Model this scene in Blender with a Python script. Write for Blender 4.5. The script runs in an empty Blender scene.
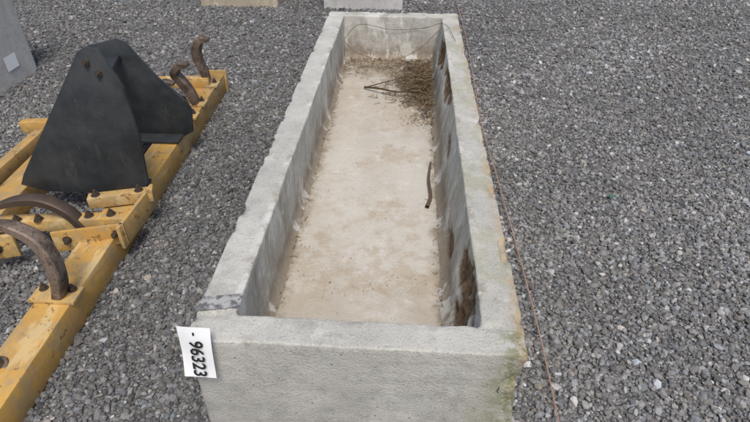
import bpy, bmesh, math, random
import numpy as np
from mathutils import Vector, Matrix, noise
random.seed(3); rng=np.random.default_rng(5)
S=bpy.context.scene
def link(o,parent=None):
    S.collection.objects.link(o)
    if parent: o.parent=parent
    return o
def empty(n,loc=(0,0,0)):
    o=bpy.data.objects.new(n,None); o.location=loc; return link(o)
# ---------- material helpers
class M:
    def __init__(s,name,rough=.85,metal=0.0,spec=.3):
        s.m=bpy.data.materials.new(name); s.m.use_nodes=True
        s.nt=s.m.node_tree; s.b=s.nt.nodes['Principled BSDF']
        s.b.inputs['Roughness'].default_value=rough; s.b.inputs['Metallic'].default_value=metal
        s.b.inputs['Specular IOR Level'].default_value=spec
        s.co=s.nt.nodes.new('ShaderNodeTexCoord').outputs['Object']
    def n(s,t,**k):
        x=s.nt.nodes.new(t)
        for a,b in k.items(): setattr(x,a,b)
        return x
    def l(s,a,b): s.nt.links.new(a,b)
    def noise(s,scale,detail=5,rough=.6,co=None,stretch=None,off=(0,0,0)):
        co=co or s.co
        mp=s.n('ShaderNodeMapping'); s.l(co,mp.inputs[0])
        mp.inputs['Location'].default_value=off
        if stretch: mp.inputs['Scale'].default_value=stretch
        x=s.n('ShaderNodeTexNoise'); x.inputs['Scale'].default_value=scale
        x.inputs['Detail'].default_value=min(detail,5); x.inputs['Roughness'].default_value=rough
        s.l(mp.outputs[0],x.inputs['Vector']); return x.outputs[0]
    def vor(s,scale,feature='F1',co=None):
        x=s.n('ShaderNodeTexVoronoi',feature=feature); x.inputs['Scale'].default_value=scale
        s.l(co or s.co,x.inputs['Vector']); return x
    def rng(s,v,a,b,c=0.0,d=1.0,smooth=True):
        x=s.n('ShaderNodeMapRange'); x.interpolation_type='SMOOTHSTEP' if smooth else 'LINEAR'
        x.inputs[1].default_value=a;x.inputs[2].default_value=b;x.inputs[3].default_value=c;x.inputs[4].default_value=d
        s.l(v,x.inputs[0]); return x.outputs[0]
    def math(s,op,a,b=0.0):
        x=s.n('ShaderNodeMath',operation=op)
        for i,v in enumerate((a,b)):
            if isinstance(v,(int,float)): x.inputs[i].default_value=v
            else: s.l(v,x.inputs[i])
        return x.outputs[0]
    def mix(s,f,a,b,mode='MIX'):
        x=s.n('ShaderNodeMix',data_type='RGBA',blend_type=mode)
        for i,v in ((0,f),(6,a),(7,b)):
            if isinstance(v,(int,float)): x.inputs[i].default_value=v
            elif isinstance(v,tuple): x.inputs[i].default_value=(*v,1)
            else: s.l(v,x.inputs[i])
        return x.outputs[2]
    def xyz(s):
        x=s.n('ShaderNodeSeparateXYZ'); s.l(s.co,x.inputs[0]); return x.outputs
    def col(s,c):
        if isinstance(c,tuple): s.b.inputs['Base Color'].default_value=(*c,1)
        else: s.l(c,s.b.inputs['Base Color'])
    def bump(s,h,dist=.002,st=1.0,prev=None):
        x=s.n('ShaderNodeBump'); x.inputs['Distance'].default_value=dist; x.inputs['Strength'].default_value=st
        s.l(h,x.inputs['Height'])
        if prev: s.l(prev,x.inputs['Normal'])
        s.l(x.outputs[0],s.b.inputs['Normal']); return x.outputs[0]

def concrete(name,base=(.36,.35,.31),moss=1.0,trough=False):
    m=M(name,.9)
    X,Y,Z=m.xyz()
    n1=m.noise(3.2,8,.65); n2=m.noise(22,8,.7); n3=m.noise(170,4,.7); n4=m.noise(7,9,.75,off=(5,2,1))
    c=m.mix(m.rng(n1,.3,.7),tuple(v*.86 for v in base),tuple(v*1.14 for v in base))
    c=m.mix(m.rng(n2,.46,.72,0,.42),c,tuple(v*.55 for v in base))
    c=m.mix(m.rng(n4,.54,.66,0,.55),c,(.59,.58,.54))
    c=m.mix(m.rng(n3,.56,.70,0,.6),c,(.15,.14,.12))
    c=m.mix(m.rng(n3,.44,.32,0,.5),c,(.63,.62,.58))
    if trough:
        side=m.rng(Z,.415,.40)
        hb=m.noise(5,6,.65,stretch=(.25,.25,5),off=(1,4,2)); c=m.mix(m.math('MULTIPLY',side,m.rng(hb,.52,.68,0,.26)),c,(.25,.235,.20))
        st=m.noise(16,5,.6,stretch=(1,1,.07),off=(2,7,3))
        c=m.mix(m.math('MULTIPLY',side,m.rng(st,.54,.70,0,.28)),c,(.20,.18,.14))
        hole=m.vor(30); c=m.mix(m.math('MULTIPLY',side,m.rng(hole.outputs['Distance'],.11,.06,0,.75)),c,(.12,.11,.09))
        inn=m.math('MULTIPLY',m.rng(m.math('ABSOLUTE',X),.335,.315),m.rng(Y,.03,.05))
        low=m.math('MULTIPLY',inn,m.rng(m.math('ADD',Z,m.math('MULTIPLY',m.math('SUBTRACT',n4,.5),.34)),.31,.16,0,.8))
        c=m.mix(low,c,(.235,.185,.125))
        c=m.mix(m.math('MULTIPLY',inn,m.rng(m.noise(9,6,.7,stretch=(1,1,.25),off=(9,1,1)),.50,.64,0,.55)),c,(.24,.20,.15))
        c=m.mix(m.math('MULTIPLY',inn,m.rng(m.noise(7,7,.75,stretch=(1,1,.5),off=(1,8,1)),.52,.61,0,.75)),c,(.64,.63,.59))
        gr=m.math('MULTIPLY',m.rng(X,.22,.34),m.rng(m.noise(5,7,.7,off=(1,9,4)),.44,.64,0,.45))
        c=m.mix(gr,c,(.28,.28,.15))
        out=m.math('MULTIPLY',m.rng(X,.365,.405),m.rng(m.noise(11,7,.75,off=(3,3,8)),.38,.58,0,.8))
        c=m.mix(out,c,(.40,.29,.16))
        fr=m.math('MULTIPLY',m.math('MULTIPLY',m.rng(X,.31,.38),m.rng(Y,.10,0.0)),m.rng(m.noise(26,6,.7),.44,.60,0,.75))
        c=m.mix(fr,c,(.16,.165,.06))
        a=m.n('ShaderNodeAttribute'); a.attribute_name='erode'
        ec=m.mix(m.rng(n2,.35,.65),(.08,.045,.025),(.27,.18,.10))
        c=m.mix(m.rng(a.outputs['Fac'],.15,.6),c,ec)
    h=m.math('ADD',m.math('MULTIPLY',n2,1.0),m.math('MULTIPLY',n3,.9))
    m.bump(h,.006,.8)
    m.col(c); return m.m
conc=concrete('trough_concrete',(.475,.465,.425),trough=True)
conc2=concrete('pale_concrete',(.52,.51,.49))
conc3=concrete('tan_concrete',(.44,.38,.28))

m=M('trough_floor_concrete',.92); X,Y,Z=m.xyz()
n1=m.noise(2.2,8,.65,stretch=(1,.5,1)); n2=m.noise(14,8,.7); n3=m.noise(120,5,.7); n4=m.noise(5,9,.8,off=(3,3,3))
c=m.mix(m.rng(n1,.38,.62),(.42,.38,.315),(.50,.475,.42))
c=m.mix(m.rng(n4,.5,.64,0,.55),c,(.37,.30,.215))
c=m.mix(m.rng(n2,.54,.68,0,.5),c,(.58,.56,.52))
c=m.mix(m.rng(n3,.57,.70,0,.55),c,(.24,.19,.135))
sp=m.vor(38); c=m.mix(m.math('MULTIPLY',m.rng(sp.outputs['Distance'],.14,.08),m.rng(n4,.50,.58)),c,(.18,.125,.08))
band=m.math('MULTIPLY',m.rng(m.math('ABSOLUTE',m.math('SUBTRACT',Y,.62)),.42,.1),m.rng(m.noise(11,7,.75,off=(7,1,2)),.46,.62,0,.45))
c=m.mix(band,c,(.34,.26,.17))
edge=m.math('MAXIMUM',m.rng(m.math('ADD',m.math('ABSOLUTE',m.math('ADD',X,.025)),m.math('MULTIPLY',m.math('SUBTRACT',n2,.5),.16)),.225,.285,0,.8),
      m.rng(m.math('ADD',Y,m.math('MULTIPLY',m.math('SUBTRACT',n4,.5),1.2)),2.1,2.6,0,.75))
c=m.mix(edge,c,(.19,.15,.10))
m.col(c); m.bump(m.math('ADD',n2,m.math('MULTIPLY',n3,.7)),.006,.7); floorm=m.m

m=M('gravel_stone',.9,0,.2); a=m.n('ShaderNodeAttribute'); a.attribute_name='col'
m.col(a.outputs['Color']); stonem=m.m
m=M('gravel_ground',.95,0,.2)
v=m.vor(110)
c=m.mix(m.rng(v.outputs['Distance'],.15,.7),(.21,.208,.205),(.10,.099,.097))
sepc=m.n('ShaderNodeSeparateColor'); m.l(v.outputs['Color'],sepc.inputs[0])
c=m.mix(m.rng(sepc.outputs[0],.7,.95,0,.6),c,(.33,.325,.315))
c=m.mix(m.rng(sepc.outputs[1],.6,.95,0,.5),c,(.11,.108,.105))
m.col(c); m.bump(m.math('SUBTRACT',1.0,v.outputs['Distance']),.008,1.0); groundm=m.m

def paint(name,base,dark,rust=.58):
    m=M(name,.55,0,.35)
    n1=m.noise(5,8,.7); n2=m.noise(24,9,.75,off=(4,4,4)); n3=m.noise(150,4)
    c=m.mix(m.rng(n1,.35,.65),base,dark)
    c=m.mix(m.rng(n3,.5,.75,0,.4),c,(.30,.22,.12))
    c=m.mix(m.rng(m.noise(12,8,.75,off=(8,1,3)),.46,.60,0,.6),c,(.30,.24,.15))
    c=m.mix(m.rng(m.noise(14,5,.7,off=(2,5,3),stretch=(1,.25,1)),.52,.62,0,.55),c,(.58,.46,.25))
    rf=m.rng(n2,rust,rust+.05,0,.9)
    c=m.mix(rf,c,m.mix(n3,(.12,.06,.03),(.24,.12,.05)))
    m.col(c); m.l(m.rng(rf,0,1,.5,.9),m.b.inputs['Roughness']); m.bump(m.math('ADD',n2,m.math('MULTIPLY',rf,-.3)),.002,.4)
    return m.m
yel=paint('worn_yellow_paint',(.53,.315,.08),(.45,.26,.07),.595)
yel2=paint('faded_yellow_paint',(.56,.36,.12),(.40,.26,.10),.575)
m=M('black_painted_steel',.40,0,.5); n1=m.noise(4,7,.7); n2=m.noise(60,6,.75)
c=m.mix(m.rng(n1,.35,.7),(.020,.024,.027),(.042,.046,.050)); c=m.mix(m.rng(n2,.63,.72,0,.7),c,(.17,.165,.13))
c=m.mix(m.rng(m.noise(9,8,.7,stretch=(1,1,.3)),.58,.72,0,.45),c,(.10,.092,.075))
m.col(c); m.l(m.rng(n1,.3,.7,.33,.55),m.b.inputs['Roughness']); m.bump(n2,.001,.3); blk=m.m
m=M('rusty_steel',.6,.25,.4); n1=m.noise(14,7,.7); n2=m.noise(90,6,.7)
c=m.mix(m.rng(n1,.38,.62),(.09,.065,.05),(.23,.175,.14)); c=m.mix(m.rng(n2,.52,.66,0,.8),c,(.05,.035,.028))
m.col(c); m.bump(n2,.003,.7); rust=m.m
m=M('dark_steel',.5,.4); m.col(m.mix(m.noise(20,6),(.05,.042,.035),(.14,.10,.075))); m.bump(m.noise(80),.001,.4); dsteel=m.m
m=M('bark',.9); n=m.noise(120,4); m.col(m.mix(n,(.05,.035,.025),(.15,.105,.07))); bark=m.m
m=M('straw',.9); a=m.n('ShaderNodeAttribute'); a.attribute_name='col'; m.col(a.outputs['Color']); straw=m.m
m=M('label_paper',.5); m.col(m.mix(m.rng(m.noise(30),.45,.75,0,.2),(.84,.85,.86),(.70,.70,.69))); label=m.m
m=M('label_ink',.6); m.col((.02,.02,.02)); ink=m.m
m=M('grey_tape',.35,0,.5); m.col(m.mix(m.rng(m.noise(40,5),.45,.6),(.36,.36,.35),(.12,.12,.12))); m.bump(m.noise(50,4),.004,.8); tape=m.m
m=M('rusty_wire',.7,.1); m.col((.36,.23,.17)); wirem=m.m
m=M('green_plastic',.5); m.col((.03,.15,.09)); green=m.m

# ---------- mesh helpers
def mesh_np(name,V,F,mat,cols=None,smooth=False,parent=None):
    me=bpy.data.meshes.new(name); nv=len(V); nf=len(F); k=F.shape[1]
    me.vertices.add(nv); me.vertices.foreach_set('co',V.astype(np.float32).ravel())
    me.loops.add(nf*k); me.loops.foreach_set('vertex_index',F.astype(np.int32).ravel())
    me.polygons.add(nf); me.polygons.foreach_set('loop_start',(np.arange(nf)*k).astype(np.int32))
    me.polygons.foreach_set('use_smooth',np.full(nf,smooth))
    me.update(calc_edges=True)
    if cols is not None:
        at=me.color_attributes.new('col','FLOAT_COLOR','POINT'); at.data.foreach_set('color',cols.astype(np.float32).ravel())
    me.materials.append(mat); return link(bpy.data.objects.new(name,me),parent)
def pyd(name,V,F,mat,parent=None,bev=0,seg=2,smooth=True):
    me=bpy.data.meshes.new(name); me.from_pydata([tuple(v) for v in V],[],F)
    bm=bmesh.new(); bm.from_mesh(me); bmesh.ops.recalc_face_normals(bm,faces=bm.faces)
    if bev: bmesh.ops.bevel(bm,geom=[e for e in bm.edges],offset=bev,segments=seg,affect='EDGES',profile=.5,clamp_overlap=True)
    bm.to_mesh(me); bm.free(); me.materials.append(mat)
    o=link(bpy.data.objects.new(name,me),parent)
    if smooth:
        for p in me.polygons: p.use_smooth=True
        md=o.modifiers.new('es','EDGE_SPLIT'); md.split_angle=math.radians(35)
    return o
def beam(name,a,b,w,h,mat,parent,bev=.006,z0=None):
    a=Vector(a);b=Vector(b); d=(b-a).normalized(); r=d.cross(Vector((0,0,1))).normalized(); u=r.cross(d)
    V=[]
    for p in (a,b):
        for sx,sz in ((-1,-1),(1,-1),(1,1),(-1,1)): V.append(p+r*sx*w/2+u*sz*h/2)
    F=[(0,1,2,3),(7,6,5,4),(0,4,5,1),(1,5,6,2),(2,6,7,3),(3,7,4,0)]
    return pyd(name,V,F,mat,parent,bev)
def plate(name,poly,y,th,mat,parent,bev=.003,lean=0.0,turn=0.0):
    n=len(poly); V=[]; x0=poly[0][0]
    for dy in (-th/2,th/2):
        for x,z in poly: V.append((x,y+dy+(z-.12)*lean+(x-x0)*turn,z))
    F=[tuple(range(n)),tuple(range(2*n-1,n-1,-1))]+[(i,(i+1)%n,(i+1)%n+n,i+n) for i in range(n)]
    return pyd(name,V,F,mat,parent,bev)
def catmull(P,n=8):
    P=[Vector(p) for p in P]; Q=[P[0]*2-P[1]]+P+[P[-1]*2-P[-2]]; out=[]
    for i in range(1,len(Q)-2):
        for j in range(n):
            t=j/n; a,b,c,d=Q[i-1],Q[i],Q[i+1],Q[i+2]
            out.append(.5*((2*b)+(c-a)*t+(2*a-5*b+4*c-d)*t*t+(3*b-a-3*c+d)*t**3))
    out.append(P[-1]); return out
def sweep(name,P,W,T,mat,parent,side=Vector((0,1,0)),n=8):
    C=catmull(P,n); V=[];F=[];N=len(C); K=8
    for i,p in enumerate(C):
        t=(C[min(i+1,N-1)]-C[max(i-1,0)]).normalized(); s=(side-t*side.dot(t)).normalized(); u=t.cross(s)
        f=i/(N-1)*(len(W)-1); j=min(int(f),len(W)-2); f-=j
        w=(W[j]*(1-f)+W[j+1]*f)/2; th=(T[j]*(1-f)+T[j+1]*f)/2
        c=.75
        for a,b in ((-1,-c),(-c,-1),(c,-1),(1,-c),(1,c),(c,1),(-c,1),(-1,c)): V.append(p+s*a*w+u*b*th)
    for i in range(N-1):
        for k in range(K): F.append((i*K+k,i*K+(k+1)%K,(i+1)*K+(k+1)%K,(i+1)*K+k))
    F.append(tuple(range(K))); F.append(tuple(range((N-1)*K,N*K)))
    return pyd(name,V,F,mat,parent)
def tube_arr(paths,rad,sides=5,taper=.5):
    V=[];F=[]
    for P,r in paths:
        base=len(V); N=len(P)
        for i,p in enumerate(P):
            t=(P[min(i+1,N-1)]-P[max(i-1,0)]).normalized(); s=t.orthogonal().normalized(); u=t.cross(s)
            rr=r*(1-taper*i/N)
            for k in range(sides):
                a=2*math.pi*k/sides; V.append(p+s*math.cos(a)*rr+u*math.sin(a)*rr)
        for i in range(N-1):
            for k in range(sides): F.append((base+i*sides+k,base+i*sides+(k+1)%sides,base+(i+1)*sides+(k+1)%sides,base+(i+1)*sides+k))
    return V,F
def bolt(name,p,axis,r,parent,mat=None,h=.014):
    bm=bmesh.new(); bmesh.ops.create_cone(bm,cap_ends=True,segments=6,radius1=r,radius2=r*.95,depth=h)
    g=bmesh.ops.create_cone(bm,cap_ends=True,segments=16,radius1=r*.5,radius2=r*.45,depth=h*.9)
    bmesh.ops.translate(bm,verts=g['verts'],vec=(0,0,h*.8))
    g=bmesh.ops.create_cone(bm,cap_ends=True,segments=20,radius1=r*1.45,radius2=r*1.4,depth=.003)
    bmesh.ops.translate(bm,verts=g['verts'],vec=(0,0,-h*.5))
    me=bpy.data.meshes.new(name); bm.to_mesh(me); bm.free(); me.materials.append(mat or dsteel)
    o=bpy.data.objects.new(name,me); o.rotation_euler=Vector(axis).to_track_quat('Z','Y').to_euler(); o.location=p
    return link(o,parent)

# ---------- TROUGH
def build_trough(name,x0,x1,y0,y1,H,wt,wf,floor_z,mat,fmat,taper=(0,.05,.01,.01),step=.011,main=False,rough=1.0):
    root=empty(name)
    nx=max(8,int((x1-x0)/step)); ny=max(8,int((y1-y0)/step)); nc=4
    def loop(a,b,c,d,r):
        P=[]
        def seg(p,q,n):
            for i in range(n):
                t=i/n; P.append((p[0]+(q[0]-p[0])*t,p[1]+(q[1]-p[1])*t))
        def arc(cx,cy,a0):
            for i in range(nc):
                t=a0+math.pi/2*i/nc; P.append((cx+r*math.cos(t),cy+r*math.sin(t)))
        seg((a+r,c),(b-r,c),nx); arc(b-r,c+r,-math.pi/2)
        seg((b,c+r),(b,d-r),ny); arc(b-r,d-r,0)
        seg((b-r,d),(a+r,d),nx); arc(a+r,d-r,math.pi/2)
        seg((a,d-r),(a,c+r),ny); arc(a+r,c+r,math.pi)
        return P
    rings=[]
    nz=int(H/step/1.2); B=.005
    for i in range(nz+1): rings.append((x0,x1,y0,y1,.010,-.02+(H-B+.02)*i/nz))
    for k in (.35,.7,1):
        o=B*(1-math.cos(k*math.pi/2)); rings.append((x0+o,x1-o,y0+o,y1-o,.010,H-B+B*math.sin(k*math.pi/2)))
    ix0,ix1,iy0,iy1=x0+wt,x1-wt,y0+wf,y1-wf
    for i in range(1,12):
        t=i/12; rings.append((x0+B+(wt-2*B)*t,x1-B-(wt-2*B)*t,y0+B+(wf-2*B)*t,y1-B-(wf-2*B)*t,.010+.006*t,H))
    for k in (0,.35,.7,1):
        o=B*(1-math.sin(k*math.pi/2)); rings.append((ix0-o,ix1+o,iy0-o,iy1+o,.016,H-B*(1-math.cos(k*math.pi/2))))
    nz2=int((H-floor_z)/step)
    for i in range(1,nz2+1):
        t=i/nz2; f=max(0,(t-.85)/.15)**2*.02
        rings.append((ix0+taper[0]*t+f,ix1-taper[1]*t-f,iy0+taper[2]*t+f,iy1-taper[3]*t-f,.016,H-B-(H-B-floor_z)*t))
    rings.append((ix0+taper[0]+.04,ix1-taper[1]-.04,iy0+taper[2]+.04,iy1-taper[3]-.04,.016,floor_z-.012))
    V=[];E=[]
    for (a,b,c,d,r,z) in rings:
        for (x,y) in loop(a,b,c,d,r):
            p=Vector((x,y,z))
            inner=(ix0-.008<x<ix1+.008 and iy0-.008<y<iy1+.008)
            cx=(x0+x1)/2
            nv=noise.noise_vector(p*3.5)*.003+noise.noise_vector(p*18)*.0011+noise.noise_vector(p*55)*.0008
            er=0
            dx=min(abs(x-x0),abs(x-x1)); dyy=min(abs(y-y0),abs(y-y1))
            ed=min(dx,dyy); top=max(0,1-abs(z-H)/.022); ea=top*max(0,1-ed/.022)
            eb=top*max(0,1-min(abs(x-ix0),abs(x-ix1),abs(y-iy0),abs(y-iy1))/.016)
            ch=max(0,noise.noise(p*13+Vector((3,1,2)))+.45*noise.noise(p*42)-.14)
            bias=.8
            if main and x>x1-.05: bias=2.2
            z_=z-ea*ch*.028*bias-eb*ch*.014
            sgn=1 if x>cx else -1
            q=Vector((x-sgn*ea*ch*.022*bias*(1 if dx<.03 else 0),y+ea*ch*.015*bias*(1 if abs(y-y0)<.03 else 0),z_))
            if main and x>x1-.05 and y<y0+.06:
                kk=max(0,1-(abs(x-x1)+abs(y-y0))/.08)*max(0,1-abs(z-.30)/.16)
                q.x-=kk*.03*(.6+noise.noise(p*30)); q.y+=kk*.02*(.6+noise.noise(p*26))
            if main and inner and x>ix1-.1:
                for (ey,ez,ry,rz,s) in ((.27,.30,.17,.11,1),(1.62,.36,.22,.08,.8),(2.15,.34,.2,.1,.9),(.62,.22,.10,.05,.5),(1.15,.3,.1,.05,.45)):
                    e=1-((y-ey)/ry)**2-((z-ez)/rz)**2+noise.noise(p*14)*.9+.4*noise.noise(p*40)
                    er=max(er,min(1,max(0,e*1.5))*s)
                if z<H-.004: q.x+=er*.020+er*noise.noise(p*60)*.008
                else: er=0
            if main and x>x1-.02 and z<H-.01:
                nv+=noise.noise_vector(p*24)*.005
            V.append(q+nv*rough); E.append(er)
    K=len(loop(0,1,0,1,.03)); R=len(rings); F=[]
    for i in range(R-1):
        for k in range(K): F.append((i*K+k,i*K+(k+1)%K,(i+1)*K+(k+1)%K,(i+1)*K+k))
    me=bpy.data.meshes.new('walls'); me.from_pydata([tuple(v) for v in V],[],F); me.materials.append(mat)
    for p in me.polygons: p.use_smooth=True
    at=me.attributes.new('erode','FLOAT','POINT'); at.data.foreach_set('value',E)
    link(bpy.data.objects.new('walls',me),root)
    fx0,fx1,fy0,fy1=ix0+taper[0]-.02,ix1-taper[1]+.02,iy0,iy1; a=int((fx1-fx0)/.02); b=int((fy1-fy0)/.02); V=[];F=[]
    for j in range(b+1):
        for i in range(a+1):
            x=fx0+(fx1-fx0)*i/a; y=fy0+(fy1-fy0)*j/b; p=Vector((x,y,0))
            V.append((x,y,floor_z+.006*noise.noise(p*4)+.0018*noise.noise(p*25)))
    for j in range(b):
        for i in range(a): F.append((j*(a+1)+i,j*(a+1)+i+1,(j+1)*(a+1)+i+1,(j+1)*(a+1)+i))
    me=bpy.data.meshes.new('floor'); me.from_pydata(V,[],F); me.materials.append(fmat)
    for p in me.polygons: p.use_smooth=True
    link(bpy.data.objects.new('floor',me),root)
    return root
trough=build_trough('concrete_trough',-.405,.405,-.04,2.65,.42,.10,.085,.15,conc,floorm,main=True)
t2=build_trough('stone_trough',-.36,.36,0,1.6,.40,.08,.08,.12,conc2,conc2,step=.03); t2.location=(-.32,4.20,0)
t3=build_trough('stone_trough',-.36,.36,0,1.3,.36,.08,.08,.12,conc3,conc3,step=.03); t3.location=(-1.47,4.22,0)
t4=build_trough('concrete_tank',-.55,.55,-.9,.56,.75,.07,.07,.1,conc2,conc2,step=.03,rough=.5); t4.location=(-3.01,2.05,0)
pl=pyd('tank_label',[(0,-.06,-.045),(0,.06,-.045),(0,.06,.045),(0,-.06,.045)],[(0,1,2,3)],label,t4,smooth=False); pl.location=(.556,.33,.14)

# ---------- label + tape on trough
tag=empty('price_label',(-.370,-.056,.398)); tag.rotation_euler=(math.radians(-8),math.radians(1),math.radians(-3))
def papf(u,v): return (u*.078,-.003-.003*math.sin(v*5+u*2)-.006*max(0,-v),v*.155)
V=[];F=[]
for j in range(13):
    for i in range(7):
        u=i/6-.5; v=j/12-.5; V.append(papf(u,v))
for j in range(12):
    for i in range(6): F.append((j*7+i,j*7+i+1,(j+1)*7+i+1,(j+1)*7+i))
pyd('paper',V,F,label,tag)
TR=Matrix(((0,1,0),(0,0,-1),(-1,0,0))).to_euler()
def text(s,size,loc,parent,name,off=.0006):
    c_=bpy.data.curves.new(name,'FONT'); c_.body=s; c_.size=size; c_.extrude=.0004; c_.offset=off; c_.align_x='CENTER'; c_.align_y='CENTER'
    c_.materials.append(ink); o=bpy.data.objects.new(name,c_); o.location=loc; o.rotation_euler=TR; link(o,parent)
text('96323',.045,(.002,-.0105,-.014),tag,'number')
text('-',.03,(.002,-.0085,.060),tag,'mark')
V=[];F=[]
for j in range(12):
    for i in range(7):
        u=i/6;v=j/11
        x=-.416+.112*v+.004*math.sin(u*9); y=.045+.05*u+.02*v+.004*noise.noise(Vector((u*4,v*9,5))); z=.4255+.003*noise.noise(Vector((u*3,v*5,1)))
        if v<.1: z-=.03*(.1-v)/.1
        V.append((x,y,z))
for j in range(11):
    for i in range(6): F.append((j*7+i,j*7+i+1,(j+1)*7+i+1,(j+1)*7+i))
pyd('adhesive_tape',V,F,tape,trough)

# ---------- twig litter in trough
def curly(p,ang,L,r,up=.2,n=6):
    P=[];q=Vector(p);d=Vector((math.cos(ang),math.sin(ang),random.uniform(-up,up)))
    for i in range(n):
        P.append(q.copy()); q=q+d*L/n; d=(d+Vector((random.gauss(0,.25),random.gauss(0,.25),random.gauss(0,.15)))).normalized()
        q.z=max(q.z,.158); q.x=min(q.x,.262)
    return (P,r)
cols=[]; tw=[]
for i in range(1700):
    y=random.gauss(2.14,.20)
    x=.235-abs(random.gauss(0,.09 if y>1.85 else .04))
    if x<-.2 or y>2.5 or y<1.6: continue
    hh=.05*math.exp(-((y-2.1)/.25)**2)*math.exp(-((x-.17)/.08)**2)
    tw.append((curly((x,y,.156+random.random()*(hh+.012)),random.uniform(0,6.28),random.uniform(.02,.10),random.uniform(.0007,.0019)),random.choice([(.13,.09,.05),(.20,.14,.08),(.29,.22,.13),(.07,.045,.028),(.05,.035,.02)])))
for i in range(300):
    y=random.gauss(2.42,.10); x=random.uniform(-.29,.26)
    if y>2.55: continue
    tw.append((curly((x,y,.157),random.uniform(0,6.28),random.uniform(.02,.07),random.uniform(.0007,.0018)),random.choice([(.11,.075,.04),(.19,.13,.07)])))
for i in range(170):
    sd=random.choice((-1,1)); y=random.uniform(.1,2.5); x=-.29+abs(random.gauss(0,.012)) if sd<0 else .245-abs(random.gauss(0,.01))
    tw.append((curly((x,y,.157),random.uniform(0,6.28),random.uniform(.01,.04),random.uniform(.0007,.0016)),random.choice([(.17,.125,.08),(.24,.18,.11)])))
tw.append((([Vector(p) for p in catmull([(-.14,2.06,.165),(-.05,2.0,.185),(.05,1.97,.18),(.16,1.98,.19)],4)],.007),(.08,.055,.035)))
tw.append((([Vector(p) for p in catmull([(-.12,2.08,.16),(-.02,2.12,.175),(.1,2.2,.18)],4)],.004),(.10,.065,.04)))
V,F=tube_arr([t[0] for t in tw],0,4)
for t in tw: cols.extend([(*t[1],1)]*(4*len(t[0][0])))
F=np.array(F); V=[tuple(v) for v in V]; fl=[]
for i in range(2000):
    y=random.gauss(2.14,.2); x=.25-abs(random.gauss(0,.09))
    if i%7==0: y=random.uniform(.1,2.55); x=random.choice((-.295+abs(random.gauss(0,.015)),.25-abs(random.gauss(0,.012))))
    if i%5==0: y=2.56-abs(random.gauss(0,.12)); x=random.uniform(-.3,.25)
    if i%29==0: y=random.uniform(.1,2.5); x=random.uniform(-.28,.24)
    if y>2.56 or y<.06: continue
    z=.158+random.random()*.02*(1 if (x>.1 and 1.8<y<2.35) else .2); s=random.uniform(.003,.009)*(.5 if (i%29==0 or i%7==0) else 1); a=random.random()*6.3
    d=Vector((math.cos(a),math.sin(a),random.uniform(-.4,.4)))*s; e=Vector((-math.sin(a),math.cos(a),random.uniform(-.4,.4)))*s*.5
    p=Vector((x,y,z)); b=len(V); V+= [tuple(p-d),tuple(p+e),tuple(p+d),tuple(p-e)]; fl.append((b,b+1,b+2,b+3))
    cols+= [(*random.choice([(.13,.085,.045),(.20,.14,.075),(.08,.05,.03),(.26,.20,.12)]),1)]*4
F=np.vstack([F,np.array(fl)])
mesh_np('twig_litter',np.array(V),F,straw,np.array(cols))
Vt,Ft=tube_arr([(catmull([(.200,.90,.160),(.216,.98,.164),(.210,1.10,.168),(.222,1.24,.165)],6),.0085)],0,8)
pyd('stick',Vt,Ft,bark)
def wire(name,P,r,mat,n=12):
    Vt,Ft=tube_arr([(catmull(P,n),r)],0,6,0)
    return pyd(name,Vt,Ft,mat)
wire('rusty_wire',[(.53,5.2,.035),(.54,4.3,.034),(.55,3.2,.036),(.528,2.0,.035),(.545,1.4,.036),(.562,.83,.036),(.57,.4,.035),(.565,.07,.036),(.55,-.4,.03)],.0025,wirem)
wire('thin_wire',[(-.30,2.45,.30),(-.2,2.40,.24),(-.02,2.36,.215),(.15,2.43,.25),(.29,2.5,.36)],.0018,dsteel)
wire('thin_wire',[(-.28,2.3,.36),(-.2,2.52,.38),(0,2.54,.345),(.2,2.54,.36),(.31,2.4,.43),(.36,2.1,.432)],.0016,dsteel)

# ---------- CULTIVATOR
cu=empty('cultivator')
def bx(y): return -1.03-.031*y
beam('toolbar_near',(bx(-.6),-.6,.065),(bx(2.3),2.3,.065),.125,.12,yel,cu,.004)
beam('toolbar_end_flange',(bx(2.3)-.0,2.301,.075),(bx(2.3),2.318,.075),.15,.14,yel2,cu,.002)
def bx2(y): return -1.60-.06*(y-1)-.0
beam('toolbar_rear',(bx2(-.4),-.4,.06),(bx2(2.15),2.15,.06),.12,.11,yel,cu,.004)
beam('rear_upper_rail',(bx2(.1)-.16,.1,.10),(bx2(1.9)-.10,1.9,.10),.05,.09,yel2,cu,.003)
for i,(yy,h) in enumerate(((.72,.05),(1.55,.06),(2.08,.06))):
    beam('cross_member_%d'%i,(bx2(yy)-.2,yy-.06,.155),(bx(yy)+.10 if i==0 else bx(yy)+.03,yy+.03,.155),.05,h,yel,cu,.003)
beam('clamp_top',(-1.17,.86,.158),(-.93,.93,.158),.045,.05,yel2,cu,.003)
beam('clamp_plate',(-1.19,.62,.14),(-.945,.69,.14),.012,.09,yel,cu,.002)
beam('clamp_side',(-.955,.66,.135),(-.945,.96,.135),.014,.10,yel2,cu,.002)
for i,p in enumerate(((-1.14,.87,.19),(-.98,.915,.19),(-1.02,.75,.187),(-1.1,.735,.187),(-1.28,.70,.187),(-1.36,.69,.187))): bolt('bolt_%d'%i,p,(0,0,1),.013,cu)
for i,p in enumerate(((-.98,.668,.145),(-1.14,.622,.145))): bolt('side_bolt_%d'%i,p,(.27,-1,0),.012,cu)
beam('lug',(-1.46,.58,.12),(-1.34,.62,.12),.02,.10,yel2,cu,.004); bolt('lug_bolt',(-1.40,.583,.12),(.3,-1,0),.016,cu)
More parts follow.
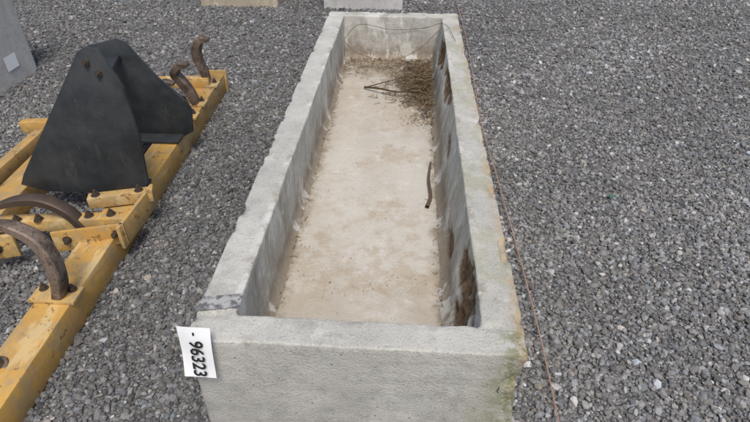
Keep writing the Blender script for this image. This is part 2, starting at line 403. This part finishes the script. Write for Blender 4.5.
plate('headstock_plate_near',[(-1.53,.15),(-1.50,.20),(-1.09,.735),(-1.055,.757),(-1.005,.748),(-.955,.60),(-.945,.40),(-.965,.18),(-1.01,.125),(-1.42,.118)],.98,.014,blk,cu,.003)
plate('headstock_plate_far',[(-1.66,.13),(-1.43,.53),(-1.38,.57),(-1.22,.61),(-1.18,.59),(-1.07,.43),(-.955,.31),(-.94,.27),(-.955,.15),(-1.0,.125)],1.5,.014,blk,cu,.003)
beam('headstock_tie',(-1.06,.985,.60),(-1.25,1.495,.52),.05,.03,blk,cu)
beam('headstock_foot',(-1.5,1.03,.135),(-1.0,1.03,.135),.08,.012,blk,cu,.002)
beam('headstock_foot_far',(-1.6,1.44,.135),(-1.0,1.44,.135),.08,.012,blk,cu,.002)
for i,p in enumerate(((-1.065,.972,.70),(-1.03,.972,.66))): bolt('pin_hole_%d'%i,p,(0,-1,0),.014,cu)
def tine(i,y,x,s=1,dy=0,mat=rust,lean=-.09):
    P=[(x,y,.11),(x+.035*s,y-.01,.20),(x+.045*s,y-.01+dy*.3,.29),(x+.015*s,y+dy*.6,.37),(x-.045*s,y+dy,.415),(x+lean*s*1.15,y+dy*1.2,.43)]
    sweep('tine_%d'%i,P,[.055,.055,.052,.05,.042,.025],[.034,.038,.04,.036,.03,.014],mat,cu)
tine(0,.36,-1.035)
def tine_r(i,y,x,h=1):
    P=[(x+.01,y,.11),(x+.015,y,.20),(x-.005,y-.01,.28*h),(x-.0,y-.02,.35*h),(x+.035,y-.03,.40*h),(x+.085,y-.03,.405*h)]
    sweep('tine_%d'%i,P,[.06,.06,.06,.065,.065,.045],[.036,.04,.046,.052,.044,.018],rust,cu)
tine_r(1,2.12,-1.10,1.02)
P=[(-1.06,1.86,.11),(-1.07,1.84,.19),(-1.10,1.83,.26),(-1.13,1.82,.32),(-1.09,1.80,.37),(-1.04,1.80,.375)]
sweep('tine_2',P,[.06,.06,.06,.06,.055,.035],[.034,.04,.046,.044,.036,.016],rust,cu)
P=[(-1.06,1.70,.11),(-1.10,1.69,.18),(-1.15,1.68,.24),(-1.165,1.66,.29),(-1.12,1.65,.335),(-1.07,1.65,.335)]
sweep('tine_3',P,[.06,.06,.06,.06,.05,.035],[.034,.04,.046,.042,.036,.016],rust,cu)
P=[(-1.12,.72,.13),(-1.17,.72,.21),(-1.25,.72,.255),(-1.35,.71,.255),(-1.46,.70,.22)]
sweep('tine_4',P,[.05,.05,.05,.045,.03],[.03,.034,.034,.03,.016],dsteel,cu)
for i,y in enumerate((.36,1.70,1.86,2.12)):
    beam('tine_clamp_%d'%i,(bx(y)-.075,y,.132),(bx(y)+.08,y,.132),.075,.014,yel2,cu,.002)
    for s in (-1,1): bolt('tine_bolt_%d_%d'%(i,s),(bx(y)+s*.05,y+.02,.146),(0,0,1),.011,cu)
bolt('stub_bolt',(bx(.07)-.03,.07,.145),(0,-.3,1),.02,cu,rust,.04)
V,F=tube_arr([(catmull([(1.045,1.23,.015),(1.06,1.24,.022),(1.075,1.235,.018)],4),.005)],0,6); pyd('green_plastic_scrap',V,F,green)

# ---------- GROUND
me=bpy.data.meshes.new('ground'); R=150
me.from_pydata([(-R,-R,0),(R,-R,0),(R,R,0),(-R,R,0)],[],[(0,1,2,3)]); me.materials.append(groundm)
link(bpy.data.objects.new('ground',me))
t=(1+5**.5)/2
ico=np.array([(-1,t,0),(1,t,0),(-1,-t,0),(1,-t,0),(0,-1,t),(0,1,t),(0,-1,-t),(0,1,-t),(t,0,-1),(t,0,1),(-t,0,-1),(-t,0,1)],float)/math.sqrt(1+t*t)
icf=np.array([(0,11,5),(0,5,1),(0,1,7),(0,7,10),(0,10,11),(1,5,9),(5,11,4),(11,10,2),(10,7,6),(7,1,8),(3,9,4),(3,4,2),(3,2,6),(3,6,8),(3,8,9),(4,9,5),(2,4,11),(6,2,10),(8,6,7),(9,8,1)])
def stones(n,x0,x1,y0,y1,excl,rm,zs):
    x=rng.uniform(x0,x1,n); y=rng.uniform(y0,y1,n); k=np.ones(n,bool)
    for (a,b,c,d) in excl: k&=~((x>a)&(x<b)&(y>c)&(y<d))
    x=x[k];y=y[k];n=len(x)
    r=np.clip(rng.lognormal(math.log(rm),.42,n),rm*.45,rm*2.5)
    V=ico[None]*(1+rng.normal(0,.12,(n,12,1)))*r[:,None,None]
    V*=np.stack([rng.uniform(.85,1.35,n),rng.uniform(.75,1.0,n),rng.uniform(.55,.85,n)],1)[:,None,:]
    q=rng.normal(0,1,(n,4)); q[:,1:3]*=.35; q/=np.linalg.norm(q,axis=1)[:,None]; w,a,b,c=q.T
    Rm=np.stack([1-2*(b*b+c*c),2*(a*b-c*w),2*(a*c+b*w),2*(a*b+c*w),1-2*(a*a+c*c),2*(b*c-a*w),2*(a*c-b*w),2*(b*c+a*w),1-2*(a*a+b*b)],1).reshape(n,3,3)
    V=np.einsum('nij,nkj->nki',Rm,V)
    V+=np.stack([x,y,r*.2+rng.uniform(0,1,n)**2*zs],1)[:,None,:]
    F=(icf[None]+np.arange(n)[:,None,None]*12).reshape(-1,3)
    lum=np.clip(rng.lognormal(math.log(.172),.30,n),.07,.42)
    wt=rng.random(n); lum=np.where(wt>.978,rng.uniform(.34,.5,n),lum)
    pn=np.array([noise.noise(Vector((a*.9,b*.9,3)))+.6*noise.noise(Vector((a*2.7,b*2.7,7))) for a,b in zip(x,y)])
    lum*=1+.2*pn
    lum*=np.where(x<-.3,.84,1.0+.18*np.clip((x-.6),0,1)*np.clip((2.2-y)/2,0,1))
    tint=rng.normal(.008,.035,n)
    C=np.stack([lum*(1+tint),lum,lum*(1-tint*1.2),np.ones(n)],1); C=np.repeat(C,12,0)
    return V.reshape(-1,3),F,C
ex=[(-.39,.39,-.02,2.63),(-.66,.02,4.24,5.7),(-1.8,-1.13,4.26,5.5),(-3.5,-2.48,1.2,2.58)]
parts=[stones(165000,-2.3,2.4,-.75,2.3,ex,.0060,.008),stones(95000,-4.2,4.2,2.3,5.9,ex,.0080,.007),stones(9000,-4.2,-2.3,.6,2.3,ex,.009,.006),stones(9000,2.4,4.2,.6,2.3,ex,.009,.006)]
Vs=[];Fs=[];Cs=[];o=0
for v,f,c in parts: Vs.append(v);Fs.append(f+o);Cs.append(c);o+=len(v)
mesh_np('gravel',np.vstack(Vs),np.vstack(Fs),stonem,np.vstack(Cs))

# ---------- light
w=bpy.data.worlds.new('World'); S.world=w; w.use_nodes=True; nt=w.node_tree
el,az=math.radians(60),math.radians(168)
sky=nt.nodes.new('ShaderNodeTexSky'); sky.sky_type='NISHITA'; sky.sun_disc=False; sky.sun_elevation=el; sky.sun_rotation=az; sky.dust_density=3.5; sky.ozone_density=.6
nt.links.new(sky.outputs[0],nt.nodes['Background'].inputs[0]); nt.nodes['Background'].inputs[1].default_value=.135
sd=bpy.data.lights.new('sun','SUN'); sd.energy=2.7; sd.angle=math.radians(20); sd.color=(1,.965,.92)
so=link(bpy.data.objects.new('sun',sd))
d=Vector((math.sin(az)*math.cos(el),math.cos(az)*math.cos(el),math.sin(el))); so.rotation_euler=d.to_track_quat('Z','Y').to_euler()
cd=bpy.data.cameras.new('camera'); cd.lens=26; cd.sensor_width=36; cd.clip_end=500; cd.clip_start=.05
co=link(bpy.data.objects.new('camera',cd)); co.location=(.1,-.87,1.42); co.rotation_euler=(math.radians(54),0,math.radians(3.5))
S.camera=co; S.view_settings.view_transform='Standard'
